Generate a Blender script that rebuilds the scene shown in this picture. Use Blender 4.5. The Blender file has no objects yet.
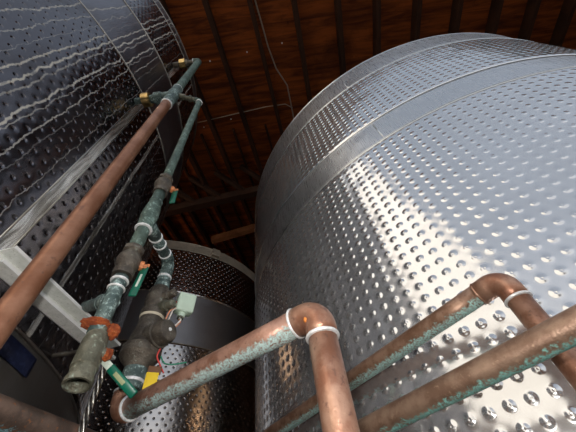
import bpy, bmesh, math, random
from mathutils import Vector, Matrix
random.seed(7)
PI = math.pi
SC = bpy.context.scene
COL = SC.collection
FLOOR = -1.5          # the lens is the origin of the plan, 1.5 m above the floor

# ------------------------------------------------------------------ objects
def link(name, me, m, parent=None, smooth=True):
    o = bpy.data.objects.new(name, me)
    COL.objects.link(o)
    if m: me.materials.append(m)
    if smooth:
        me.polygons.foreach_set('use_smooth', [True]*len(me.polygons))
    if parent:
        o.parent = parent
        o.matrix_parent_inverse = Matrix.Translation(-parent.location)
    return o

def thing(name, label, cat, loc, group=None):
    o = bpy.data.objects.new(name, None); COL.objects.link(o)
    o.location = loc; o.empty_display_size = .05
    return tag(o, label, cat, group)

def tag(o, label, cat, group=None):
    o['label'] = label; o['category'] = cat
    if group: o['group'] = group
    return o

def struct(o, label, cat):
    o['kind'] = 'structure'; o['label'] = label; o['category'] = cat
    return o

def lab(o, text):
    o['label'] = text
    return o

# ------------------------------------------------------------------ meshes
def lathe(cx, cy, prof, n=360, cap_top=False, cap_bottom=False, a0=PI/2, closed=False):
    """rings of (radius, z) about a vertical axis, UV = (arc metres, z)"""
    R = max(r for r, z in prof)
    vs, fs, uv = [], [], []
    for r, z in prof:
        for i in range(n):
            a = a0 + 2*PI*i/n
            vs.append((cx+r*math.cos(a), cy+r*math.sin(a), z))
    k = len(prof)
    for j in range(k if closed else k-1):
        j2 = (j+1) % k
        for i in range(n):
            i2 = (i+1) % n
            fs.append((j*n+i, j*n+i2, j2*n+i2, j2*n+i))
            u0 = (a0+2*PI*i/n)*R; u1 = (a0+2*PI*(i+1)/n)*R
            uv += [(u0, prof[j][1]), (u1, prof[j][1]), (u1, prof[j2][1]), (u0, prof[j2][1])]
    if cap_top:
        fs.append(tuple((k-1)*n+i for i in range(n))); uv += [(0, prof[-1][1])]*n
    if cap_bottom:
        fs.append(tuple(reversed(range(n)))); uv += [(0, prof[0][1])]*n
    me = bpy.data.meshes.new('lathe'); me.from_pydata(vs, [], fs)
    l = me.uv_layers.new(name='UVMap')
    l.data.foreach_set('uv', [c for p in uv for c in p])
    me.update(); me.set_sharp_from_angle(angle=math.radians(5))
    return me

def patch(cx, cy, r, a0, a1, z0, z1, t=.004, n=24):
    """curved plate hugging a tank, with thickness"""
    vs, fs = [], []
    for i in range(n+1):
        a = math.radians(a0+(a1-a0)*i/n)
        for rr in (r, r+t):
            for z in (z0, z1):
                vs.append((cx+rr*math.cos(a), cy+rr*math.sin(a), z))
    for i in range(n):
        b, c = 4*i, 4*i+4
        fs += [(b+2, b+3, c+3, c+2), (b, b+2, c+2, c), (b+1, c+1, c+3, b+3), (b, c, c+1, b+1)]
    fs += [(0, 1, 3, 2), (4*n, 4*n+2, 4*n+3, 4*n+1)]
    me = bpy.data.meshes.new('patch'); me.from_pydata(vs, [], fs); me.update()
    return me

def frames(pts, up=None):
    """parallel-transported frames along a polyline"""
    P = [Vector(p) for p in pts]; T = []
    for i in range(len(P)):
        a = P[max(i-1, 0)]; b = P[min(i+1, len(P)-1)]
        T.append((b-a).normalized())
    u = Vector(up) if up else (Vector((0, 0, 1)) if abs(T[0].z) < .9 else Vector((0, 1, 0)))
    F = []
    for t in T:
        u = (u - t*u.dot(t)).normalized()
        F.append((t, u, t.cross(u)))
    return P, F

def tube(pts, rad, n=20, caps=True, up=None):
    """rad: number or list per point; UV = (angle 0..1 from 'up', length m)"""
    P, F = frames(pts, up)
    R = rad if isinstance(rad, (list, tuple)) else [rad]*len(P)
    vs, fs, uv = [], [], []
    L = [0]
    for i in range(1, len(P)): L.append(L[-1]+(P[i]-P[i-1]).length)
    for i, (p, (t, u, w)) in enumerate(zip(P, F)):
        for k in range(n):
            a = 2*PI*k/n
            vs.append(p + (u*math.cos(a)+w*math.sin(a))*R[i])
    for i in range(len(P)-1):
        for k in range(n):
            k2 = (k+1) % n
            fs.append((i*n+k, i*n+k2, (i+1)*n+k2, (i+1)*n+k))
            uv += [(k/n, L[i]), ((k+1)/n, L[i]), ((k+1)/n, L[i+1]), (k/n, L[i+1])]
    if caps:
        m = len(P)-1
        fs.append(tuple(reversed(range(n)))); uv += [(0, 0)]*n
        fs.append(tuple(m*n+k for k in range(n))); uv += [(0, L[-1])]*n
    me = bpy.data.meshes.new('tube'); me.from_pydata([tuple(v) for v in vs], [], fs)
    l = me.uv_layers.new(name='UVMap'); l.data.foreach_set('uv', [c for q in uv for c in q])
    me.update()
    return me

def turned(A, B, prof, n=28, flats=None):
    """profile (t along AB 0..1, radius) turned about AB; sharp steps by doubled points; flats = hexagon faces"""
    A = Vector(A); B = Vector(B)
    pts, rad = [], []
    vs, fs = [], []
    t = (B-A).normalized()
    u = Vector((0, 0, 1)) if abs(t.z) < .9 else Vector((0, 1, 0))
    u = (u-t*u.dot(t)).normalized(); w = t.cross(u)
    nn = flats or n
    for s, r in prof:
        for k in range(nn):
            a = 2*PI*(k+.5)/nn
            vs.append(tuple(A+(B-A)*s+(u*math.cos(a)+w*math.sin(a))*r))
    for i in range(len(prof)-1):
        for k in range(nn):
            k2 = (k+1) % nn
            fs.append((i*nn+k, i*nn+k2, (i+1)*nn+k2, (i+1)*nn+k))
    fs.append(tuple(reversed(range(nn)))); m = len(prof)-1
    fs.append(tuple(m*nn+k for k in range(nn)))
    me = bpy.data.meshes.new('turned'); me.from_pydata(vs, [], fs)
    me.update(); me.set_sharp_from_angle(angle=math.radians(32))
    return me

def box(size, center=(0, 0, 0), rot=None, bevel=0, seg=2):
    bm = bmesh.new(); bmesh.ops.create_cube(bm, size=1)
    bmesh.ops.scale(bm, vec=size, verts=bm.verts)
    if bevel: bmesh.ops.bevel(bm, geom=bm.edges[:], offset=bevel, segments=seg, affect='EDGES', profile=.5)
    if rot is not None: bmesh.ops.transform(bm, matrix=rot.to_4x4(), verts=bm.verts)
    bmesh.ops.translate(bm, vec=center, verts=bm.verts)
    me = bpy.data.meshes.new('box'); bm.to_mesh(me); bm.free()
    return me

def basis(x, z):
    """rotation with local x along x and local z near z"""
    x = Vector(x).normalized(); z = Vector(z); z = (z-x*z.dot(x)).normalized(); y = z.cross(x)
    return Matrix((x, y, z)).transposed()

def bar(A, B, w, h, up=(0, 0, 1), bevel=0):
    """rectangular bar from A to B, w sideways, h along up"""
    A = Vector(A); B = Vector(B)
    return box(((B-A).length, w, h), (A+B)/2, basis(B-A, up), bevel)

def extrude_profile(A, B, prof, up=(0, 0, 1)):
    """closed 2-D outline (side, up) swept from A to B"""
    A = Vector(A); B = Vector(B); M = basis(B-A, up); n = len(prof)
    vs = [tuple(P + M @ Vector((0, a, b))) for P in (A, B) for a, b in prof]
    fs = [(i, (i+1) % n, n+(i+1) % n, n+i) for i in range(n)]
    me = bpy.data.meshes.new('profile'); me.from_pydata(vs, [], fs+[tuple(reversed(range(n))), tuple(range(n, 2*n))])
    bm = bmesh.new(); bm.from_mesh(me); bmesh.ops.recalc_face_normals(bm, faces=bm.faces); bm.to_mesh(me); bm.free()
    return me

def arc(A, C, B, r, n=10):
    """fillet points at corner C between A and B"""
    A, C, B = Vector(A), Vector(C), Vector(B)
    a = (A-C).normalized(); b = (B-C).normalized()
    th = a.angle(b); d = r/math.tan(th/2)
    O = C + (a+b).normalized()*(r/math.sin(th/2))
    p0 = C+a*d; p1 = C+b*d
    v0, v1 = p0-O, p1-O; w = v0.angle(v1)
    return [O + (v0*math.sin((1-t)*w)+v1*math.sin(t*w))/math.sin(w) for t in [i/n for i in range(n+1)]]

def smooth_path(pts, r=.03, n=6):
    out = [Vector(pts[0])]
    for i in range(1, len(pts)-1): out += arc(pts[i-1], pts[i], pts[i+1], r, n)
    return out+[Vector(pts[-1])]

def catmull(pts, n=8):
    P = [Vector(p) for p in pts]; P = [P[0]*2-P[1]]+P+[P[-1]*2-P[-2]]; out = []
    for i in range(1, len(P)-2):
        for k in range(n):
            t = k/n; a, b, c, d = P[i-1:i+3]
            out.append(.5*((2*b)+(c-a)*t+(2*a-5*b+4*c-d)*t*t+(3*b-a-3*c+d)*t**3))
    return out+[P[-2]]

# ------------------------------------------------------------------ materials
class NG:
    """thin wrapper for writing node trees as expressions"""
    def __init__(s, name):
        s.m = bpy.data.materials.new(name); s.m.use_nodes = True
        s.t = s.m.node_tree; s.b = s.t.nodes['Principled BSDF']
    def put(s, sock, v):
        if isinstance(v, bpy.types.NodeSocket): s.t.links.new(v, sock)
        else: sock.default_value = v
    def n(s, kind, **kw):
        nd = s.t.nodes.new(kind)
        for k, v in kw.items(): setattr(nd, k, v)
        return nd
    def math(s, op, a, b=0.0, c=0.0, clamp=False):
        nd = s.n('ShaderNodeMath', operation=op); nd.use_clamp = clamp
        for i, v in enumerate((a, b, c)): s.put(nd.inputs[i], v)
        return nd.outputs[0]
    def step(s, x, lo, hi, a=0.0, b=1.0):
        nd = s.n('ShaderNodeMapRange'); nd.interpolation_type = 'SMOOTHSTEP'
        s.put(nd.inputs['Value'], x); s.put(nd.inputs['From Min'], lo); s.put(nd.inputs['From Max'], hi)
        s.put(nd.inputs['To Min'], a); s.put(nd.inputs['To Max'], b)
        return nd.outputs['Result']
    def mix(s, f, a, b):
        nd = s.n('ShaderNodeMix', data_type='RGBA'); s.put(nd.inputs[0], f)
        s.put(nd.inputs[6], a if isinstance(a, bpy.types.NodeSocket) else (*a, 1))
        s.put(nd.inputs[7], b if isinstance(b, bpy.types.NodeSocket) else (*b, 1))
        return nd.outputs[2]
    def mixf(s, f, a, b):
        nd = s.n('ShaderNodeMix', data_type='FLOAT'); s.put(nd.inputs[0], f); s.put(nd.inputs[2], a); s.put(nd.inputs[3], b)
        return nd.outputs[0]
    def noise(s, vec, scale, detail=3, rough=.55, dist=0.0):
        nd = s.n('ShaderNodeTexNoise'); s.put(nd.inputs['Vector'], vec)
        nd.inputs['Scale'].default_value = scale; nd.inputs['Detail'].default_value = detail
        nd.inputs['Roughness'].default_value = rough; nd.inputs['Distortion'].default_value = dist
        return nd.outputs['Fac']
    def uv(s):
        nd = s.n('ShaderNodeUVMap', uv_map='UVMap'); return nd.outputs[0]
    def obj(s):
        return s.n('ShaderNodeTexCoord').outputs['Object']
    def sep(s, v):
        nd = s.n('ShaderNodeSeparateXYZ'); s.put(nd.inputs[0], v); return nd.outputs
    def comb(s, x, y, z=0.0):
        nd = s.n('ShaderNodeCombineXYZ')
        for i, v in enumerate((x, y, z)): s.put(nd.inputs[i], v)
        return nd.outputs[0]
    def bump(s, h, dist, strength=1.0, normal=None):
        nd = s.n('ShaderNodeBump'); nd.inputs['Distance'].default_value = dist
        nd.inputs['Strength'].default_value = strength; s.put(nd.inputs['Height'], h)
        if normal is not None: s.put(nd.inputs['Normal'], normal)
        return nd.outputs[0]
    def out(s, color=None, rough=None, metal=None, normal=None, spec=None):
        for k, v in (('Base Color', color), ('Roughness', rough), ('Metallic', metal), ('Normal', normal), ('Specular IOR Level', spec)):
            if v is None: continue
            if k == 'Base Color' and not isinstance(v, bpy.types.NodeSocket): v = (*v, 1)
            s.put(s.b.inputs[k], v)
        return s.m

def steel(name, base=(.62, .62, .63), rough=.2, dimple=None, streaks=None, blot=0.0, brushed=.0, seams=None, dirt=None, phase=(0, 0), metallic=1.0):
    """dimple = (pitch_u, pitch_v, staggered, radius, depth)"""
    g = NG(name); uv = g.uv(); u, v, _ = g.sep(uv)
    col = None; nrm = None
    keep = None
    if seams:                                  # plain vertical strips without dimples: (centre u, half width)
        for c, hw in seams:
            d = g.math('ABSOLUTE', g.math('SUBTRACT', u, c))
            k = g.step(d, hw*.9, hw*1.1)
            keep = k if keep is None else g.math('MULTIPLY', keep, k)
    fine = g.noise(g.comb(g.math('MULTIPLY', u, 1.0), g.math('MULTIPLY', v, .02)), 260, 2)       # vertical brushing
    wav = g.noise(uv, 3.0, 2)
    h = g.math('MULTIPLY', wav, .010)
    if brushed: h = g.math('ADD', h, g.math('MULTIPLY', fine, brushed))
    rings = None
    if dimple:
        pu, pv, stag, rad, dep = dimple
        a = g.math('DIVIDE', g.math('ADD', u, phase[0]), pu); b = g.math('DIVIDE', g.math('ADD', v, phase[1]), pv)
        row = g.math('FLOOR', b)
        if stag: a = g.math('ADD', a, g.math('MULTIPLY', g.math('MODULO', g.math('ABSOLUTE', row), 2.0), .5))
        fa = g.math('SUBTRACT', g.math('FRACT', a), .5); fb = g.math('SUBTRACT', g.math('FRACT', b), .5)
        x = g.math('MULTIPLY', fa, pu); y = g.math('MULTIPLY', fb, pv)
        r = g.math('SQRT', g.math('ADD', g.math('MULTIPLY', x, x), g.math('MULTIPLY', y, y)))
        dish = g.step(r, rad*.15, rad, -dep, 0.0)
        wide = g.step(r, 0.0, min(pu, pv)*.5, -dep*.30, 0.0)
        nub = g.step(r, 0.0, rad*.30, dep*.30, 0.0)
        d = g.math('ADD', g.math('ADD', dish, nub), wide)
        if keep is not None: d = g.math('MULTIPLY', d, keep)
        h = g.math('ADD', h, d)
        rings = g.step(r, rad*.2, rad*.45)     # weld spot, a little duller
    color = g.mix(g.step(wav, .3, .7), tuple(c*.93 for c in base), base)
    rgh = g.mixf(g.step(fine, .3, .7), rough*.85, rough*1.2) if brushed else rough
    met = metallic
    if rings is not None:
        color = g.mix(g.math('SUBTRACT', 1.0, rings), color, tuple(c*.9 for c in base))
    if blot:
        bl = g.noise(g.comb(u, g.math('MULTIPLY', v, .35)), 5, 6, .65)
        f = g.math('MULTIPLY', g.step(bl, .42, .72), blot)
        color = g.mix(f, color, dirt or (.20, .16, .13)); rgh = g.mixf(f, rgh, .55)
    if streaks:
        # runs of lime: thin wandering vertical lines, each (u0, half width, strength)
        uw = []
        for q in range(4):
            w1 = g.math('SUBTRACT', g.noise(g.comb(g.math('MULTIPLY', u, .6), g.math('MULTIPLY', v, 3.0), q*3.7), 2.2, 5, .68), .5)
            uw.append(g.math('ADD', u, g.math('MULTIPLY', w1, .060)))
        tot = None
        for q, (u0, hw, st) in enumerate(streaks):
            dd = g.math('ABSOLUTE', g.math('SUBTRACT', uw[(q*3+q//4) % 4], u0))
            f = g.step(dd, hw*.25, hw*.8, st, 0.0)
            tot = f if tot is None else g.math('MAXIMUM', tot, f)
        brk = g.step(g.noise(g.comb(g.math('MULTIPLY', u, 3.0), g.math('MULTIPLY', v, 2.0)), 4.0, 4, .7), .32, .52, .35, 1.0)
        tot = g.math('MULTIPLY', tot, brk)
        color = g.mix(tot, color, (.66, .62, .54)); rgh = g.mixf(tot, rgh, .75); met = g.mixf(tot, metallic, 0.0)
    if keep is not None: stp = g.noise(g.comb(g.math('ADD', g.math('MULTIPLY', u, 40.0), g.math('MULTIPLY', wav, 3.0)), g.math('MULTIPLY', v, 1.6)), 1.6, 4, .6); color = g.mix(keep, g.mix(g.step(stp, .40, .60), (.22, .20, .17), (.92, .90, .84)), color); met = g.mixf(keep, .75, met); rgh = g.mixf(keep, .26, rgh)  # bright wavy reflection painted into the colour of the plain strips
    nrm = g.bump(h, 1.0)
    return g.out(color, rgh, met, nrm)

def metal_old(name, c1, c2, c3=None, patina=None, rough=.42, metal=.6, scale=22, under=False, bumpy=.0006, uw=.06, p_lo=.5, p_hi=.62):
    """oxidised pipe metal: two browns in mottles, flecks of a third colour, verdigris growing along the underside"""
    g = NG(name); o = g.obj()
    n1 = g.noise(o, scale, 5, .62); n2 = g.noise(o, scale*4.2, 4, .7); n3 = g.noise(o, scale*9, 3, .7)
    col = g.mix(g.step(n1, .35, .66), c1, c2)
    met = metal; rgh = g.mixf(n2, rough*.8, rough*1.25)
    if c3: col = g.mix(g.math('MULTIPLY', g.step(n2, .57, .70), .8), col, c3)
    if patina:
        if under:
            u, v, _ = g.sep(g.uv())
            d = g.math('ABSOLUTE', g.math('SUBTRACT', u, under))
            f = g.step(g.math('ADD', d, g.math('ADD', g.math('MULTIPLY', g.math('SUBTRACT', n2, .5), .30), g.math('MULTIPLY', g.math('SUBTRACT', n1, .5), .16))), uw-.03, uw+.03, 1.0, 0.0)
            f = g.math('MULTIPLY', f, g.step(g.math('ADD', n3, g.math('MULTIPLY', n1, .4)), .56, .70, .12, 1.0))
        else:
            f = g.step(g.math('ADD', n2, g.math('MULTIPLY', g.math('SUBTRACT', n1, .5), .6)), p_lo, p_hi)
        col = g.mix(f, col, g.mix(g.step(n3, .35, .65), patina, tuple(min(1, c*1.7+.05) for c in patina)))
        met = g.mixf(f, metal, 0.0); rgh = g.mixf(f, rgh, .85)
    return g.out(col, rgh, met, g.bump(g.math('ADD', n2, n3), bumpy))

def plain(name, c, rough=.5, metal=0.0, var=.12, scale=30, spec=None, bump=0.0):
    g = NG(name); n = g.noise(g.obj(), scale, 4, .6)
    col = g.mix(g.step(n, .3, .7), tuple(x*(1-var) for x in c), tuple(min(1, x*(1+var)) for x in c))
    return g.out(col, rough, metal, g.bump(n, bump) if bump else None, spec)

def wood(name, c1, c2, along='y', scale=1.0, boards=0.0):
    g = NG(name); o = g.obj(); x, y, z = g.sep(o)
    if along == 'y': v = g.comb(g.math('MULTIPLY', x, 9.0*scale), g.math('MULTIPLY', y, .9*scale), z)
    else: v = g.comb(g.math('MULTIPLY', x, .9*scale), g.math('MULTIPLY', y, 9.0*scale), z)
    grain = g.noise(v, 3.5 if scale < 2 else 1.2, 6, .65, .8); big = g.noise(o, 1.4, 5, .65); sp = g.noise(o, 11, 5, .75)
    col = g.mix(g.step(grain, .3, .7), c1, c2)
    col = g.mix(g.math('MULTIPLY', g.step(big, .5, .72), .6), col, tuple(c*.35 for c in c1))
    col = g.mix(g.math('MULTIPLY', g.step(sp, .58, .72), .5), col, tuple(c*.3 for c in c1))
    return g.out(col, .75, 0.0, g.bump(grain, .004), .25)

# ------------------------------------------------------------------ the tanks' metals
S_RIGHT = 2.05*PI/180; S_LEFT = 1.64*PI/180
def ur(deg): return (deg+360 if deg < 90 else deg)*2.05*PI/180
def ul(deg): return (deg+360 if deg < 90 else deg)*1.646*PI/180
BIG = (.0515, .0507, False, .0175, -.0026)
m_jacket = steel('polished dimpled steel', (.72, .72, .73), .16, BIG, phase=(.0, .012), metallic=.80)
m_band = steel('brushed steel', (.62, .63, .65), .30, brushed=.0005, metallic=.84)
m_weld = plain('weld steel', (.78, .78, .78), .28, 1.0, .06)
STR = [(ul(d), w*.62, s) for d, w, s in (
    (-23.9, .010, .6), (-21.8, .008, .45), (-18.0, .011, .75), (-16.6, .013, .85), (-15.6, .010, .5), (-13.4, .012, .85), (-12.7, .007, .5),
    (-11.0, .008, .65), (-9.6, .006, .25), (-19.8, .005, .25), (-6.6, .005, .45), (-30.5, .007, .3), (6.5, .004, .2), (9.5, .004, .15))]
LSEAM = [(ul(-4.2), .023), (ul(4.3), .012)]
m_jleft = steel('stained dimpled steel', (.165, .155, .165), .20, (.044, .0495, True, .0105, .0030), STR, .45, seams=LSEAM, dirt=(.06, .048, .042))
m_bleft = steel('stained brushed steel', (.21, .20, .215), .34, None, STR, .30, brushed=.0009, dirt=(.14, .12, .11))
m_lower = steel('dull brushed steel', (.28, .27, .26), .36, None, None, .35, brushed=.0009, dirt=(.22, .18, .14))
m_jback = steel('dark dimpled steel', (.56, .52, .49), .19, (.080, .0480, True, .0125, .0036), phase=(.0, .01))
m_bback = steel('dark brushed steel', (.44, .43, .44), .45, brushed=.0009)
m_rimback = plain('dull rim steel', (.50, .43, .34), .45, .6, .15, 8)

def build_tank(loc, R, label, zones, m, segs=360):
    """zones: list of (kind, z0, z1); kinds band / jacket"""
    cx, cy = loc
    t = thing('steel_tank', label, 'tank', (cx, cy, FLOOR))
    top = zones[-1][2]
    link('tank_shell', lathe(cx, cy, [(R-.012, FLOOR+.02), (R-.012, top-.02)], segs), m['band'], t)
    for kind, z0, z1 in zones:
        if kind == 'jacket':
            b = .010
            link('dimple_jacket', lathe(cx, cy, [(R-.012, z0), (R+.001, z0+.002), (R+.004, z0+b), (R+.006, z0+b*2.2), (R+.006, z1-b*2.2), (R+.004, z1-b), (R+.001, z1-.002), (R-.012, z1)], segs), m['jacket'], t)
        else:
            link('plain_band', lathe(cx, cy, [(R-.012, z0), (R, z0+.001), (R, z1-.001), (R-.012, z1)], segs), m.get(kind, m['band']), t)
    for i in range(1, len(zones)):
        z = zones[i][1]; w = .005
        link('weld_ring', lathe(cx, cy, [(R-.004, z-w), (R+.005, z-w*.7), (R+.0068, z), (R+.005, z+w*.7), (R-.004, z+w)], segs), m['weld'], t)
    link('top_rim', lathe(cx, cy, [(R-.01, top-.010), (R+.003, top-.009), (R+.005, top-.004), (R+.004, top+.002), (R-.02, top+.003)], segs), m['weld'], t)
    link('tank_lid', lathe(cx, cy, [(R-.018, top+.002), (R*.8, top+.06), (R*.5, top+.13), (R*.16, top+.20), (.05, top+.21)], segs, cap_top=True), m['band'], t)
    return t

# right tank
RC = (1.618, 2.585)
tankR = build_tank(RC, 2.05, 'huge bright dimpled steel tank filling the right of the view', [
    ('band', FLOOR+.02, -.75), ('jacket', -.75, 1.640), ('band', 1.640, 1.908), ('jacket', 1.908, 2.669), ('band', 2.669, 3.041)],
    dict(jacket=m_jacket, band=m_band, weld=m_weld))
for deg in (-118.8, -60, 178):
    link('vertical_weld', patch(*RC, 2.049, deg-.09, deg+.09, 1.650, 1.898, .003, 3), m_weld, tankR)
link('vertical_weld', patch(*RC, 2.049, -117.7, -117.6, 2.685, 3.02, .002, 3), m_weld, tankR)
link('weld_ring', lathe(*RC, [(2.048, 1.657), (2.0525, 1.659), (2.0525, 1.664), (2.048, 1.666)], 360), m_weld, tankR)

# left tank
LC = (-2.473, .628)
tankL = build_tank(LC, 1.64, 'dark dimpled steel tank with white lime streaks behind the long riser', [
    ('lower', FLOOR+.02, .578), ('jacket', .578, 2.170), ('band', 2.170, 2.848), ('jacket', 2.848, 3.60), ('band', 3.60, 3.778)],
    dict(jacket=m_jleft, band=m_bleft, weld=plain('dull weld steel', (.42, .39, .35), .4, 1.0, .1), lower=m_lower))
g = NG('blue label print'); n_ = g.noise(g.obj(), 60, 3)
m_blue = g.out(g.mix(g.step(n_, .45, .65), (.012, .018, .055), (.03, .04, .10)), .35, 0.0)
lab(link('label_plate', patch(*LC, 1.641, 1.0, 7.4, .500, .556, .003, 12), m_blue, tankL), 'small dark blue label')
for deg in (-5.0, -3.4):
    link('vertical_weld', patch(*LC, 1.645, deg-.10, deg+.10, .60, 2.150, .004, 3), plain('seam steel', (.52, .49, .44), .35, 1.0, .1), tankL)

# back tank
BC = (-2.363, 4.60)
tankB = build_tank(BC, 1.804, 'smaller dark dimpled tank at the back between the other two', [
    ('band', FLOOR+.02, -.6), ('jacket', -.6, 1.966), ('band', 1.966, 2.649), ('jacket', 2.649, 3.428), ('rimband', 3.428, 3.597)],
    dict(jacket=m_jback, band=m_bback, weld=m_rimback, rimband=m_rimback), 300)
a = math.radians(-50.3); d = Vector((math.cos(a), math.sin(a), 0))
link('rim_clamp', box((.05, .12, .13), Vector((BC[0], BC[1], 3.52))+d*1.825, basis(d, (0, 0, 1)), .008), m_rimback, tankB, False)

# ------------------------------------------------------------------ pipe metals
WARM = dict(c1=(.17, .075, .045), c2=(.30, .150, .095))
m_copper = metal_old('weathered copper', (.26, .115, .065), (.46, .25, .17), (.14, .08, .055), None, .38, .5)
VERD = (.27, .42, .39)
m_cop_a = metal_old('copper with pale verdigris below', (.26, .12, .075), (.46, .26, .19), (.16, .09, .065), (.29, .38, .36), .38, .45, under=.50, uw=.15)
m_cop_b = metal_old('brown copper with verdigris below', (.24, .125, .075), (.42, .26, .18), (.15, .09, .06), VERD, .38, .45, under=.52, uw=.11)
m_copper_front = metal_old('brown copper with green flecks', (.23, .135, .09), (.38, .25, .175), (.42, .28, .19), (.14, .33, .29), .40, .45, under=.48, uw=.065)
m_copper_pale = metal_old('rosy copper', (.31, .135, .08), (.52, .31, .215), (.22, .11, .08), None, .34, .5, 16)
m_green = metal_old('green oxidised copper', (.055, .085, .07), (.115, .17, .14), (.19, .25, .21), (.22, .32, .29), .5, .25, 30, p_lo=.56, p_hi=.74)
m_teal = metal_old('teal oxidised copper', (.055, .085, .08), (.12, .17, .16), (.22, .27, .25), (.28, .37, .35), .5, .25, 30, p_lo=.5, p_hi=.7)
m_bronze = metal_old('dark bronze casting', (.075, .062, .05), (.17, .145, .115), (.23, .185, .13), (.21, .235, .20), .38, .55, 24, bumpy=.0022, p_lo=.62, p_hi=.8)
m_bronze_green = metal_old('greenish bronze casting', (.09, .09, .062), (.20, .19, .14), (.26, .20, .13), (.26, .33, .27), .42, .4, 24, bumpy=.0022, p_lo=.55, p_hi=.8)
m_solder = plain('white solder', (.86, .87, .85), .5, .3, .2, 90, bump=.0006)
m_brass = plain('brass', (.55, .38, .16), .3, 1.0, .2, 40)
m_rust = metal_old('orange rust', (.26, .045, .012), (.55, .12, .022), (.66, .26, .10), None, .85, 0.0, 60, bumpy=.004)
m_orange = plain('orange rusted nut', (.62, .22, .08), .6, .1, .35, 60, bump=.002)
m_handle = plain('green vinyl handle', (.0, .11, .065), .35, 0.0, .2, 30)
m_hmark = plain('worn pale paint', (.55, .62, .52), .6, 0, .2, 70)
m_white = plain('white painted steel', (.86, .86, .83), .45, 0.0, .06, 20)
m_whiteworn = metal_old('stained white paint', (.74, .75, .70), (.88, .88, .84), (.45, .44, .38), None, .6, 0.0, 40)
m_box = plain('pale green plastic', (.58, .72, .58), .45, 0, .06, 20)
m_yellow = plain('yellow plastic', (.85, .58, .02), .45, 0, .05, 20)
m_wire_o = plain('orange wire', (.75, .30, .16), .4); m_wire_w = plain('white wire', (.75, .68, .60), .4)
m_wire_r = plain('red wire', (.62, .06, .05), .4); m_wire_g = plain('green wire', (.03, .22, .13), .4)

def ring_at(A, d, r, m=None, parent=None, w=.0036):
    d = Vector(d).normalized(); A = Vector(A)
    return link('solder_ring', turned(A-d*w, A+d*w, [(0, r*.96), (.15, r+.0018), (.5, r+.0028), (.85, r+.0018), (1, r*.96)], 32), m or m_solder, parent)

def elbow(A, C, B, r, rc, m, t, lead=.022):
    """elbow fitting with sockets at corner C; returns its two ends"""
    pts = arc(A, C, B, rc, 14)
    a = (Vector(A)-Vector(C)).normalized(); b = (Vector(B)-Vector(C)).normalized()
    e0 = pts[0]+a*lead; e1 = pts[-1]+b*lead
    link('elbow_fitting', tube([e0, pts[0]+a*.002]+pts+[pts[-1]+b*.002, e1], r*1.10, 32), m, t)
    return e0, e1

def straight(A, B, r, m, t, name='pipe_length', n=32):
    A = Vector(A); B = Vector(B); k = max(2, int((B-A).length/.1))
    return link(name, tube([A.lerp(B, i/k) for i in range(k+1)], r, n), m, t)

r54 = .027
# ---- copper run with elbow in the middle (centre bottom)
cR = (.031, .522, .36); cL = (-.514, .838, .36)
t = thing('copper_pipe', 'copper pipe with verdigris rising from bottom left to a white-ringed elbow, then dropping', 'pipe', (.031, .522, FLOOR), 'copper pipes')
down = (.031, .522, FLOOR+.01); upP = (-.490, .816, .60)
e0, e1 = elbow(cL, cR, down, r54, .034, m_copper_pale, t, .020)
f0, f1 = elbow(cR, cL, upP, r54, .034, m_copper, t, .012)
straight(e0, f0, r54, m_cop_a, t)
straight(e1, down, r54, m_copper_pale, t)
ring_at(e0, Vector(cL)-Vector(cR), r54*1.08, None, t); ring_at(e1, (0, 0, 1), r54*1.08, None, t)
ring_at(f0, Vector(cL)-Vector(cR), r54*1.08, None, t); ring_at(f1, (0, 0, 1), r54*1.08, None, t)
sp = link('rust_spot', box((.02, .012, .012), (0, 0, 0), None, .005, 3), plain('orange corrosion', (.75, .25, .05), .8, 0, .3, 200), t)
sp.location = Vector(e0)*.35+Vector(cR)*.65+Vector((-.004, -.022, -.022)) - t.location*0
sp.matrix_parent_inverse = Matrix.Translation(-t.location)

# ---- second copper run with elbow (right)
c4 = Vector((.512, .655, .47)); a4 = Vector((-.45, 1.767, .47)); d4 = Vector((.512, .655, FLOOR+.01))
t = thing('copper_pipe', 'brown copper pipe running up behind the front pipe to the elbow at right', 'pipe', (c4.x, c4.y, FLOOR), 'copper pipes')
e0, e1 = elbow(a4, c4, d4, r54, .036, m_copper_pale, t, .028)
straight(e0, a4, r54, m_cop_b, t); straight(e1, d4, r54, m_copper, t)
g0, g1 = elbow(c4, a4, a4+Vector((0, 0, -1.9)), r54, .036, m_copper, t)
straight(g1, (a4.x, a4.y, FLOOR+.01), r54, m_copper, t)
ring_at(e0, a4-c4, r54*1.06, m_copper_pale, t); ring_at(e1, (0, 0, 1), r54*1.09, None, t)

# ---- front pipe lower right
p5a = Vector((-.12, 1.127, .26)); p5b = Vector((.80, .172, .26))
t = thing('copper_pipe', 'straight brown copper pipe with green flecks crossing the lower right corner in front', 'pipe', (p5b.x, p5b.y, FLOOR), 'copper pipes')
q0, q1 = elbow(p5b, p5a, p5a+Vector((0, 0, -1.7)), r54*.97, .036, m_copper, t)
q2, q3 = elbow(p5a, p5b, p5b+Vector((0, 0, -1.7)), r54*.97, .036, m_copper, t)
straight(q0, q2, r54*.97, m_copper_front, t)
straight(q1, (p5a.x, p5a.y, FLOOR+.01), r54*.97, m_copper, t); straight(q3, (p5b.x, p5b.y, FLOOR+.01), r54*.97, m_copper, t)

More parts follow.
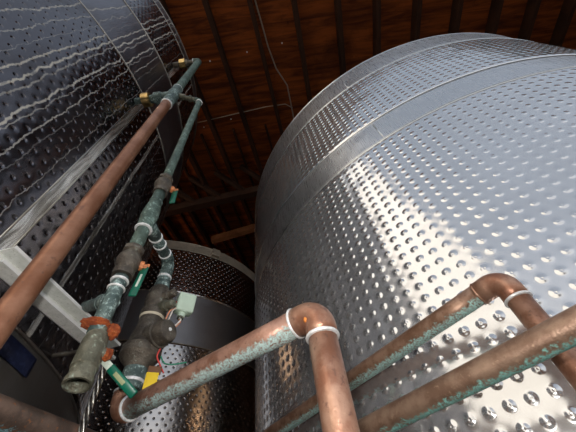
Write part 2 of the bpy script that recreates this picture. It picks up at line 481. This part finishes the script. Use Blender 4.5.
# ---- pipe at the lower left corner
p6a = Vector((-.70, .38, .30)); p6b = Vector((-.53, .955, .30))
t = thing('copper_pipe', 'short dark copper pipe crossing the bottom left corner below the tank label', 'pipe', (p6b.x, p6b.y, FLOOR), 'copper pipes')
q0, q1 = elbow(p6b, p6a, p6a+Vector((0, 0, -1.7)), r54, .036, m_copper, t)
q2, q3 = elbow(p6a, p6b, p6b+Vector((0, 0, -1.7)), r54, .036, m_copper, t)
m_p6 = metal_old('dark copper with blue patina', (.10, .07, .055), (.22, .145, .11), (.40, .15, .05), (.17, .34, .37), .42, .4, under=.52, uw=.08)
straight(q0, q2, r54, m_p6, t)
straight(q1, (p6a.x, p6a.y, FLOOR+.01), r54, m_copper, t); straight(q3, (p6b.x, p6b.y, FLOOR+.01), r54, m_copper, t)

# ---- tall riser beside the left tank
X1, Y1 = -.60, .47
t = thing('copper_riser', 'long reddish copper riser standing in front of the streaked left tank', 'pipe', (X1, Y1, FLOOR), None)
m_riser = metal_old('red brown copper', (.27, .11, .055), (.43, .21, .125), (.20, .10, .07), None, .40, .5, 9)
m_riser_top = metal_old('grey brown copper', (.15, .115, .09), (.22, .16, .13), (.09, .07, .06), (.16, .20, .19), .5, .35, 18, p_lo=.62, p_hi=.8)
straight((X1, Y1, FLOOR+.01), (X1, Y1, 1.86), r54, m_riser, t)
lower = Vector((X1, Y1, 2.0)); topc = Vector((X1, Y1, 3.10))
link('pipe_coupling', turned((X1, Y1, 1.84), (X1, Y1, 2.16), [(0, .027), (0, .032), (.3, .032), (.36, .036), (.6, .036), (.66, .032), (1, .032), (1, .027)], 28), m_teal, t)
for z in (1.84, 2.16): ring_at((X1, Y1, z), (0, 0, 1), .030, None, t, .007)
straight((X1, Y1, 2.16), (X1, Y1, 3.06), r54, m_green, t)
tx = lambda z: (-.83, Y1, z)
e0, e1 = elbow((X1, Y1, 2.5), topc, (-1, Y1, 3.10), r54, .033, m_green, t, .012)
ring_at(e1, (1, 0, 0), .030, None, t)
link('tank_nipple', turned(e1, tx(3.10), [(0, .024), (.25, .024), (.25, .032), (.60, .032), (.60, .024), (1, .024)], 28), m_bronze, t)
link('brass_nut', turned((-.715, Y1, 3.10), (-.775, Y1, 3.10), [(0, .030), (.06, .041), (.9, .041), (1, .030)], flats=6), m_brass, t, False)
link('tank_nipple', turned((X1-.02, Y1, 2.0), tx(2.0), [(0, .030), (.2, .030), (.2, .037), (.42, .037), (.42, .028), (.7, .020), (1, .020)], 28), m_teal, t)
link('brass_nut', turned((-.735, Y1, 2.0), (-.785, Y1, 2.0), [(0, .030), (.04, .044), (.92, .044), (1, .034)], 28), m_brass, t)

# ---- green riser with valves
X3, Y3 = -.443, .543
t = thing('green_riser', 'slim green oxidised pipe with a wye, running up between the riser and the ceiling', 'pipe', (X3, Y3, .3), None)
r35 = .0175
topg = Vector((-.452, .530, 2.03))
def on3(z): return Vector((X3+(topg.x-X3)*max(0, z-.9)/1.13, Y3+(topg.y-Y3)*max(0, z-.9)/1.13, z))
side = Vector((X1, Y1, 2.0))
e0, e1 = elbow(on3(1.5), topg, side+Vector((0, 0, .03)), r35*.9, .020, m_green, t, .012)
ring_at(e0, (0, 0, 1), .0185, None, t, .004)
link('side_nipple', turned(e1, side+Vector((.02, .01, .03)), [(0, .016), (.2, .016), (.2, .022), (.32, .022), (.32, .015), (.6, .015), (.6, .020), (.85, .020), (1, .016)], 20), m_bronze_green, t)
straight(on3(1.05), e0, r35*.95, m_green, t)
straight(on3(.66), on3(.96), r35*1.1, m_green, t)
# wye body
wy = Vector((X3, Y3, .79)); X2, Y2 = -.488, .812
br_top = Vector((X2, Y2, .885))
link('wye_fitting', turned(on3(.75), on3(.895), [(0, r35), (0, .023), (.2, .0235), (.45, .027), (.75, .0245), (.95, .021), (1, r35)], 28), m_green, t)
ring_at(on3(.752), (0, 0, 1), .0235, None, t); ring_at(on3(.90), (0, 0, 1), .0195, m_teal, t)
bd = (br_top-wy)
link('branch_pipe', tube([wy, wy+bd*.3], [.022, .021], 28), m_teal, t)
straight(wy+bd*.3, wy+bd*.82, r35*1.12, m_teal, t, 'branch_pipe')
for k in (.34, .52, .76): ring_at(wy+bd*k, bd, .0205, None, t, .004)
# lower tee with the branch to the left
straight(on3(.40), on3(.56), r35*1.02, m_teal, t)
tee = on3(.485)
link('tee_branch', turned(tee, Vector((-.680, .742, .656)), [(0, .021), (.20, .020), (.20, .022), (.25, .022), (.25, .0175), (1, .0175)], 24), m_teal, t)
ring_at(on3(.546), (0, 0, 1), .0195, None, t); ring_at(on3(.522), (0, 0, 1), .0185, None, t, .003)
hv = Vector((.005, .052, .088)).normalized()

def lever(root_pt, d_stem, d_lever, t, L=.085, w=.020, nut=m_orange, grip=m_handle, mark=True, face=(.1, -.8, -.55)):
    """stem with nut and flat vinyl-dipped lever"""
    s = Vector(root_pt); ds = Vector(d_stem).normalized(); dl = Vector(d_lever).normalized()
    link('stem_nut', turned(s, s+ds*.022, [(0, .010), (0, .0135), (.55, .0135), (.6, .008), (1, .008)], flats=6), nut, t, False)
    M = basis(dl, face)
    h = link('valve_handle', box((L, w, .006), s+ds*.018+dl*(L*.5), M, .0028, 2), grip, t)
    link('handle_root', box((.030, w*.9, .004), s+ds*.0185+dl*.004, M, .0015), nut, t)
    if mark: link('worn_mark', box((L*.45, w*.4, .0065), s+ds*.0185+dl*(L*.5), M, .001), m_hmark, h)

def ball_valve(A, B, r, label, stem_t, ds, dl, nut=m_orange, m=None, L=.085, mark=True, grp=None, w=.02, sl=1.35):
    A = Vector(A); B = Vector(B); C = A.lerp(B, stem_t); t = thing('ball_valve', label, 'valve', A, grp)
    m = m or m_bronze
    link('valve_body', turned(A, B, [(0, r*.7), (0, r*.92), (.16, r*.95), (.18, r*.78), (.28, r*.9), (.36, r*1.12), (.50, r*1.2), (.64, r*1.12), (.74, r*.88), (.80, r*.80), (.82, r*.98), (1, r*.95), (1, r*.7)], 28), m, t)
    link('hex_end', turned(A, A.lerp(B, .17), [(0, r*.9), (.1, r*1.05), (.9, r*1.05), (1, r*.9)], flats=8), m, t, False)
    ds = Vector(ds).normalized()
    link('stem_boss', turned(C, C+ds*r*sl, [(0, r*.62), (.8, r*.55), (1, r*.42)], 20), m, t)
    lever(C+ds*r*sl*.98, ds, dl, t, L, w, nut, m_handle, mark)
    return t

rt = Vector((.80, .60, -.02))     # to the right as seen in the photo
ball_valve(on3(1.06), on3(.955), .026, 'upper small bronze ball valve with orange nut on the green riser', .5, rt, (.06, .0, -1), m_orange, None, .085, sl=1.1, grp='ball valves')
ball_valve(on3(.665), on3(.562), .0265, 'middle bronze ball valve with hanging green handle on the green riser', .5, rt, (-.04, -.03, -1), m_orange, None, .10, sl=1.02, grp='ball valves')
# open ended valve
o_top = Vector((X3+.004, Y3+.004, .405)); o_end = Vector((-.424, .532, .290))
V = thing('ball_valve', 'lowest open-ended bronze valve with crusty red-orange rust on its top', 'valve', o_end, 'ball valves')
ax = (o_end-o_top)
def T(a, b): return turned(o_top+ax*a[0], o_top+ax*a[1], b, 32)
link('valve_body', T((-.22, .58), [(0, .015), (0, .0195), (.17, .0205), (.18, .017), (.34, .018), (.36, .0215), (.56, .0245), (1, .0245)]), m_bronze_green, V)
# open mouth: outer lip, inner bore
mouth = []
P0 = o_top+ax*.57; P1 = o_top+ax*1.02
def bore():
    A = P0; B = P1; t_ = (B-A).normalized(); u = Vector((0, 1, 0)); u = (u-t_*u.dot(t_)).normalized(); w_ = t_.cross(u)
    prof = [(0, .0246), (.36, .0246), (.40, .0222), (.76, .0222), (.78, .0246), (.97, .0250), (1.0, .0242), (1.0, .0200), (.8, .0185), (.05, .018), (.04, .001)]
    vs, fs, n = [], [], 32
    for s, r in prof:
        for k in range(n):
            a_ = 2*PI*k/n; vs.append(tuple(A+(B-A)*s+(u*math.cos(a_)+w_*math.sin(a_))*r))
    for i in range(len(prof)-1):
        for k in range(n):
            fs.append((i*n+k, i*n+(k+1) % n, (i+1)*n+(k+1) % n, (i+1)*n+k))
    me = bpy.data.meshes.new('mouth'); me.from_pydata(vs, [], fs); me.update(); me.set_sharp_from_angle(angle=.6); return me
link('outlet_lip', bore(), m_bronze_green, V)
# rusty crust
def crust(c, sx, sy, sz, name, par, seed=1, M=None):
    bm = bmesh.new(); bmesh.ops.create_icosphere(bm, subdivisions=4, radius=1)
    rnd = random.Random(seed); ph = [rnd.uniform(0, 6) for _ in range(6)]
    for v in bm.verts:
        q = v.co; k = 1+.16*math.sin(5*q.x+ph[0])*math.sin(4*q.y+ph[1])+.10*math.sin(11*q.y+ph[2])*math.sin(9*q.z+ph[3])+.06*math.sin(19*q.x+ph[4])*math.sin(17*q.z+ph[5])
        v.co = Vector((q.x*sx, q.y*sy, q.z*sz))*k
    if M: bmesh.ops.transform(bm, matrix=M.to_4x4(), verts=bm.verts)
    bmesh.ops.translate(bm, vec=c, verts=bm.verts)
    me = bpy.data.meshes.new('crust'); bm.to_mesh(me); bm.free()
    return link(name, me, m_rust, par)
Mr = basis((.80, .60, 0), (0, 0, 1))
crust(o_top+Vector((-.006, -.008, .016)), .032, .022, .012, 'rust_crust', V, 3, Mr)
crust(o_top+Vector((.024, .010, .004)), .014, .014, .017, 'rust_crust', V, 5, Mr)
ds = Vector((.86, .50, -.02)).normalized(); sp_ = o_top+ax*.42+ds*.018
link('stem_boss', turned(sp_-ds*.012, sp_+ds*.010, [(0, .013), (.8, .012), (1, .010)], 20), m_bronze_green, V)
crust(sp_+ds*.012, .010, .012, .012, 'rusted_nut', V, 8, Mr)
h0 = Vector((-.412, .566, .347)); h1 = Vector((-.350, .606, .290)); dl = (h1-h0).normalized(); M = basis(dl, (.3, -.8, -.5))
link('handle_root', box((.034, .015, .004), h0+dl*.004, M, .0015), m_hmark, V)
h = link('valve_handle', box(((h1-h0).length-.016, .0175, .008), h0.lerp(h1, .58), M, .003), m_handle, V)
link('worn_mark', box((.030, .009, .0086), h0.lerp(h1, .5), M, .001), plain('tan worn vinyl', (.30, .33, .17), .6), h)

# ---- thick valve stack on the branch riser
t = thing('valve_riser', 'dark bronze valve stack with white solder rings rising from the bottom left elbow', 'pipe', (X2, Y2, .41), None)
def on2(z): return Vector((X2, Y2, z))
p = [on2(.80)]+arc(on2(.80), br_top-Vector((0, 0, .0)), wy, .03, 8)+[br_top.lerp(wy, .22)]
link('elbow_fitting', tube(p, .0225, 28), m_teal, t)
ring_at(on2(.80), (0, 0, 1), .0225, None, t, .006)
link('union_fitting', turned(on2(.80), on2(.745), [(0, .022), (.1, .0235), (.5, .0235), (.6, .026), (1, .028)], 28), m_teal, t)
link('upper_valve_body', turned(on2(.755), on2(.625), [(0, .024), (.12, .034), (.40, .040), (.62, .038), (.75, .033), (.80, .040), (.97, .040), (1, .030)], 32), m_bronze, t)
ring_at(on2(.628), (0, 0, 1), .036, plain('cream sealant', (.62, .55, .42), .6), t, .009)
for zz, dx in ((.70, .035), (.655, .040)):
    c = on2(zz)+Vector((.8, -.45, 0)).normalized()*.01
    link('side_plug', turned(c, c+Vector((.85, -.25, .05)).normalized()*(.03+dx), [(0, .020), (.6, .020), (.62, .015), (.95, .014), (1, .010)], 20), m_bronze if zz > .68 else m_bronze_green, t)
link('valve_body', turned(on2(.63), on2(.458), [(0, .030), (.03, .036), (.22, .037), (.30, .041), (.52, .047), (.60, .052), (.64, .057), (.78, .057), (.84, .050), (.92, .036), (1, .030)], 36), m_bronze, t)
for z in (.578, .56): ring_at(on2(z), (0, 0, 1), .0365, m_bronze_green, t, .003)
ca = on2(.545); cd = Vector((.93, -.38, .05)).normalized()
link('side_bonnet', turned(ca, ca+cd*.098, [(0, .040), (.50, .037), (.52, .041), (.60, .041), (.62, .036), (.88, .036), (.96, .032), (1, .024)], 36), m_bronze, t)
lab(link('bonnet_mark', turned(ca+cd*.0975, ca+cd*.100, [(0, .006), (1, .005)], 16), m_white, t), 'round white dot')
link('lower_union', turned(on2(.463), on2(.405), [(0, .030), (.1, .032), (.8, .031), (1, .027)], 28), m_teal, t)
ring_at(on2(.424), (0, 0, 1), .031, None, t, .005)

# ---- junction box with its wires
M = basis((.80, .60, 0), (.15, -.2, 1))
bc = Vector((-.402, .846, .692))
t = thing('junction_box', 'small pale green junction box with orange and white wires beside the bronze valve stack', 'box', bc)
link('box_body', box((.060, .050, .066), bc, M, .006, 3), m_box, t)
kd = M @ Vector((-.10, -.2, -1)).normalized()
link('cable_gland', turned(bc+kd*.022, bc+kd*.052, [(0, .018), (.5, .018), (.55, .013), (1, .012)], 24), m_box, t)
link('gland_nut', turned(bc+kd*.050, bc+kd*.058, [(0, .012), (1, .012)], flats=6), m_bronze_green, t, False)
link('mounting_stub', turned(bc+M@Vector((-.028, 0, -.006)), bc+M@Vector((-.06, -.004, -.012)), [(0, .010), (1, .010)], 16), plain('dark red plastic', (.25, .03, .025), .5), t)
s0 = bc+kd*.055
for k, (mm, q1, q2) in enumerate(((m_wire_o, (-.389, .812, .597), (-.405, .804, .566)), (m_wire_w, (-.386, .806, .600), (-.401, .798, .570)), (m_wire_o, (-.424, .792, .625), (-.432, .790, .575)), (m_wire_w, (-.416, .794, .620), (-.422, .790, .572)))):
    st = s0 if k < 2 else bc+M@Vector((-.026, -.018, -.026))
    q1 = Vector(q1); q2 = Vector(q2)
    link('wire', tube(catmull([st, st.lerp(q1, .5)+Vector((-.003, -.003, 0)), q1, q2]), .0024, 8), mm, t)

wl = [((-.420, .790, .500), (-.424, .790, .478), (-.412, .795, .455), (-.398, .800, .432))]
o = link('wire', tube(catmull(wl[0]), .0022, 8), m_wire_r); tag(o, 'red loose wire dangling below the bonnet of the bronze valve', 'wire', 'loose wires')
o = link('wire', tube(catmull([(-.418, .800, .482), (-.405, .802, .462), (-.386, .808, .458), (-.366, .82, .464), (-.352, .83, .470)]), .0022, 8), m_wire_g); tag(o, 'dark green loose wire curling in front of the back tank', 'wire', 'loose wires')

# yellow tag
t = thing('yellow_tag', 'bright yellow rectangular tag beside the green handle below the bronze valve', 'tag', (-.435, .775, .40))
M = basis((.0, .0, -1), (.4, -.85, -.2))
link('tag_plate', box((.066, .031, .003), (-.416, .776, .392), M, .001), m_yellow, t)
link('tag_bracket', box((.022, .034, .005), (-.415, .780, .432), M, .001), plain('brown bracket', (.16, .07, .03), .6), t)

# braided hose
g = NG('braided steel'); u, v, _ = g.sep(g.uv())
w1 = g.math('SINE', g.math('ADD', g.math('MULTIPLY', v, 260.0), g.math('MULTIPLY', u, 6.28318*4)))
w2 = g.math('SINE', g.math('SUBTRACT', g.math('MULTIPLY', v, 260.0), g.math('MULTIPLY', u, 6.28318*4)))
br = g.math('ADD', w1, g.math('MULTIPLY', g.math('SUBTRACT', g.noise(g.obj(), 160, 2), .5), 2.2))
m_braid = g.out(g.mix(g.step(br, .2, .8), (.05, .045, .04), (.62, .60, .55)), .3, 1.0, g.bump(br, .001))
o = link('braided_hose', tube(catmull([(-.448, .622, .41), (-.462, .640, .385), (-.466, .648, .34), (-.466, .652, .25), (-.45, .66, .0), (-.44, .67, -.6), (-.45, .66, FLOOR+.02)]), .0065, 12), m_braid)
tag(o, 'thin braided steel hose hanging down behind the open-ended valve', 'hose')

# ---- white channel strut
A = Vector((-.742, .452, .60)); B = Vector((-.693, .935, .60)); tk = .004; H = .026; D = .046
prof = [(0, -H), (-D, -H), (-D, -H+tk), (-tk, -H+tk), (-tk, H-tk), (-D, H-tk), (-D, H), (0, H)]
t = thing('channel_strut', 'white painted steel channel passing behind the reddish riser', 'bracket', tuple(A))
dirn = (B-A).normalized(); sidev = Vector((0, 0, 1)).cross(dirn)
link('channel_web', extrude_profile(A, B, [(0, -H), (-tk, -H), (-tk, H), (0, H)]), m_whiteworn, t, False)
for z, nm in ((-H, 'lower_flange'), (H-tk, 'upper_flange')):
    link(nm, extrude_profile(A, B, [(0, z), (-D, z), (-D, z+tk), (0, z+tk)]), m_whiteworn, t, False)
    link('flange_lip', extrude_profile(A, B, [(-D, z-.001), (-D-.003, z-.001), (-D-.003, z+tk+.004), (-D, z+tk+.004)]), m_white, t, False)
for f in (.10, .92):
    c = A.lerp(B, f)
    link('wall_stud', turned(c, c-Vector((.83, .55, 0)).normalized()*0+Vector((-.16, 0, 0)), [(0, .007), (1, .007)], 12), m_bronze, t)

# ------------------------------------------------------------------ the shed
m_ceil = wood('old plywood', (.075, .016, .003), (.36, .083, .012), 'x', .35)
m_raft = wood('dark rafter timber', (.030, .012, .006), (.060, .022, .010), 'y')
m_brace = wood('dark brace timber', (.022, .010, .006), (.045, .018, .009), 'x')
m_plate = wood('brown plate timber', (.22, .085, .035), (.34, .15, .07), 'x')
SL = .10
def zc(y): return 5.02+SL*y
X0c, X1c, Y0c, Y1c = -6.5, 5.5, -.35, 8.6
def slab(name, vs8, m, label, cat):
    fs = [(0, 1, 2, 3), (7, 6, 5, 4), (0, 4, 5, 1), (1, 5, 6, 2), (2, 6, 7, 3), (3, 7, 4, 0)]
    me = bpy.data.meshes.new(name); me.from_pydata(vs8, [], fs)
    bm = bmesh.new(); bm.from_mesh(me); bmesh.ops.recalc_face_normals(bm, faces=bm.faces); bm.to_mesh(me); bm.free()
    return struct(link(name, me, m, None, False), label, cat)
def bx(name, x0, x1, y0, y1, z0, z1, m, label, cat):
    return slab(name, [(x0, y0, z0), (x1, y0, z0), (x1, y1, z0), (x0, y1, z0), (x0, y0, z1), (x1, y0, z1), (x1, y1, z1), (x0, y1, z1)], m, label, cat)
slab('ceiling', [(X0c, Y0c, zc(Y0c)), (X1c, Y0c, zc(Y0c)), (X1c, Y1c, zc(Y1c)), (X0c, Y1c, zc(Y1c)),
                 (X0c, Y0c, zc(Y0c)+.04), (X1c, Y0c, zc(Y0c)+.04), (X1c, Y1c, zc(Y1c)+.04), (X0c, Y1c, zc(Y1c)+.04)], m_ceil, 'orange-brown plywood roof deck', 'ceiling')
k = 0
for i in range(-10, 11):
    x = -.655+.565*i
    jit = random.uniform(-.02, .02)
    A = Vector((x+jit+.102*Y0c, Y0c, zc(Y0c)-.095)); B = Vector((x+jit+.102*Y1c, Y1c, zc(Y1c)-.095))
    if A.x < X0c+.1 or B.x > X1c+.6 or A.x > X1c-.1: continue
    struct(link('ceiling_rafter', bar(A, B, .06, .19), m_raft, None, False), 'dark roof rafter under the plywood', 'rafter')
for i in range(-5, 2):                    # thin battens between the rafters towards the back
    x = -.655+.565*i+.30
    A = Vector((x+.102*1.9, 1.9, zc(1.9)-.03)); B = Vector((x+.102*Y1c, Y1c, zc(Y1c)-.03))
    struct(link('ceiling_batten', bar(A, B, .035, .06), m_raft, None, False), 'thin dark batten between two rafters', 'batten')
bdir = Vector((.996, -.088, 0))
c0 = Vector((-1.40, 3.13, 4.93))
struct(link('ceiling_beam', bar(c0-bdir*4.6, c0+bdir*5.6, .12, .20), m_brace, None, False), 'long dark beam crossing under the rafters', 'beam')
for ofs in (-1.31, -.81, -.31, .19, .69, 1.19):
    b0 = c0+bdir*ofs+Vector((0, 0, .02)); b1 = b0+Vector((-.54, -.38, 0)); b1.z = zc(b1.y)-.04
    struct(link('ceiling_brace', bar(b0, b1, .07, .10), m_brace, None, False), 'slanting dark brace between beam and rafter', 'brace')
c1 = Vector((-1.1, 4.14, 5.12))
struct(link('ceiling_block', bar(c1-Vector((.62, -.11, 0)), c1+Vector((.62, -.11, 0)), .10, .16), m_plate, None, False), 'lighter brown cross timber above the back tank', 'beam')
m_wall = wood('brown board wall', (.10, .045, .022), (.19, .085, .04), 'x')
bx('wall_back', X0c, X1c, Y1c, Y1c+.1, FLOOR, zc(Y1c)+.04, m_wall, 'brown board back wall', 'wall')
bx('wall_left', X0c-.1, X0c, Y0c, Y1c+.1, FLOOR, zc(Y1c)+.04, m_wall, 'brown board left wall', 'wall')
bx('wall_right', X1c, X1c+.1, Y0c, Y1c+.1, FLOOR, zc(Y1c)+.04, m_wall, 'brown board right wall', 'wall')
m_floor = plain('grey concrete', (.12, .115, .11), .8, 0, .25, 3, bump=.003)
bx('floor', -40, 40, -40, 20, FLOOR-.1, FLOOR, m_floor, 'concrete floor running out into the yard', 'floor')
# unseen white wall added opposite, shaped for its bright reflection in the big tank
m_stucco = plain('white stucco', (.80, .76, .70), .9, 0, .05, 4)
yw0, yw1 = -6.2, -5.4
gab = [(-16, FLOOR), (-1.3, FLOOR), (-1.5, 3.6), (-5.4, 15.5), (-16, 15.5)]
me = bpy.data.meshes.new('gable'); n_g = len(gab)
me.from_pydata([(x_, y_, z_) for y_ in (yw0, yw1) for x_, z_ in gab], [], [tuple(range(n_g)), tuple(range(2*n_g-1, n_g-1, -1))]+[(i, n_g+i, n_g+(i+1) % n_g, (i+1) % n_g) for i in range(n_g)])
bm = bmesh.new(); bm.from_mesh(me); bmesh.ops.recalc_face_normals(bm, faces=bm.faces); bm.to_mesh(me); bm.free()
struct(link('wall_reflector', me, m_stucco, None, False), 'unseen white stucco gable added opposite as a reflector', 'wall')

# conduit, and pale studs standing in for light leaks in the roof deck
m_cond = plain('grey conduit', (.42, .33, .26), .5, .4, .1)
t = thing('ceiling_conduit', 'thin grey electrical conduit bending along the roof deck', 'conduit', (-.1, .1, 4.95))
link('conduit_run', tube(smooth_path([(-.30, -.30, 4.90), (-.02, .12, 4.93), (.07, .70, 4.99), (.145, 1.0, 5.01), (.285, 1.27, 5.04), (.33, 1.75, 5.08), (.40, 2.9, 5.2)], .05), .011, 10), m_cond, t)
link('conduit_branch', tube(smooth_path([(.33, 1.64, 5.07), (.22, 1.56, 5.06), (-.1, 1.56, 5.06), (-1.55, 1.68, 5.07)], .05), .007, 10), m_cond, t)
m_leak = plain('light leak white', (.85, .83, .78), .3, 0.0, .02)
first = None
for (x, y, z) in [(-.816, .784, 5.07), (-.249, .736, 5.07), (.279, .686, 5.06), (-.72, 1.711, 5.165), (-1.204, 1.782, 5.17)]:
    if first is None:
        first = link('leak_dot', turned((0, 0, .035), (0, 0, 0), [(0, .003), (.7, .003), (.7, .012), (1, .010)], 12), m_leak); o = first
    else:
        o = first.copy(); COL.objects.link(o)
    o.location = (x, y, zc(y)-.035)
    tag(o, 'tiny bright dot standing in for a light leak in the roof deck', 'nail', 'light leaks in the roof deck')

# ------------------------------------------------------------------ light
w = bpy.data.worlds.new('sky'); SC.world = w; w.use_nodes = True
nt = w.node_tree; bg = nt.nodes['Background']
tc = nt.nodes.new('ShaderNodeTexCoord'); sx = nt.nodes.new('ShaderNodeSeparateXYZ'); nt.links.new(tc.outputs['Generated'], sx.inputs[0])
cr = nt.nodes.new('ShaderNodeValToRGB'); nt.links.new(sx.outputs[2], cr.inputs[0])
e = cr.color_ramp.elements
e[0].position = 0.0; e[0].color = (.80, .80, .80, 1)
e[1].position = 1.0; e[1].color = (.28, .33, .41, 1)
x = e.new(.35); x.color = (.70, .74, .80, 1)
x = e.new(.7); x.color = (.33, .38, .46, 1)
x = e.new(.5); x.color = (.40, .45, .53, 1)
nt.links.new(cr.outputs[0], bg.inputs[0]); bg.inputs[1].default_value = .85
sun = bpy.data.lights.new('sun', 'SUN'); sun.energy = 6.5; sun.angle = math.radians(.6); sun.color = (1, .95, .86)
so = bpy.data.objects.new('sun', sun); COL.objects.link(so)
so.rotation_euler = Vector((.25, -.55, -.80)).to_track_quat('-Z', 'Y').to_euler()   # light travels towards -y: from beyond the shed onto the wall opposite

fill = bpy.data.lights.new('ceiling_fill', 'POINT'); fill.energy = 24; fill.color = (1, .62, .34); fill.shadow_soft_size = .12
bo = bpy.data.objects.new('ceiling_fill', fill); COL.objects.link(bo); bo.location = (-4.2, 2.45, 3.1)  # added warm fill light, hidden behind the tanks, to brighten the ceiling

fl = bpy.data.lights.new('camera_flash', 'POINT'); fl.energy = 11; fl.color = (1, .97, .93); fl.shadow_soft_size = .025
fo = bpy.data.objects.new('camera_flash', fl); COL.objects.link(fo); fo.location = (-.04, -.06, .10)     # the flash on the photographer's camera

# ------------------------------------------------------------------ camera
cam = bpy.data.cameras.new('camera'); co = bpy.data.objects.new('camera', cam); COL.objects.link(co)
cam.sensor_fit = 'HORIZONTAL'; cam.sensor_width = 36; cam.lens = 36*303.42/576; cam.clip_start = .01
th = math.radians(52.739); ro = math.radians(-8.307)
fw = Vector((0, math.cos(th), math.sin(th))); up0 = Vector((0, -math.sin(th), math.cos(th))); X = Vector((1, 0, 0))
right = X*math.cos(ro)+up0*math.sin(ro); up = -X*math.sin(ro)+up0*math.cos(ro)
co.matrix_world = Matrix((right, up, -fw)).transposed().to_4x4()
SC.camera = co
SC.view_settings.view_transform = 'Standard'; SC.view_settings.look = 'None'; SC.view_settings.gamma = 1
SC.view_settings.use_curve_mapping = False; SC.view_settings.exposure = .55
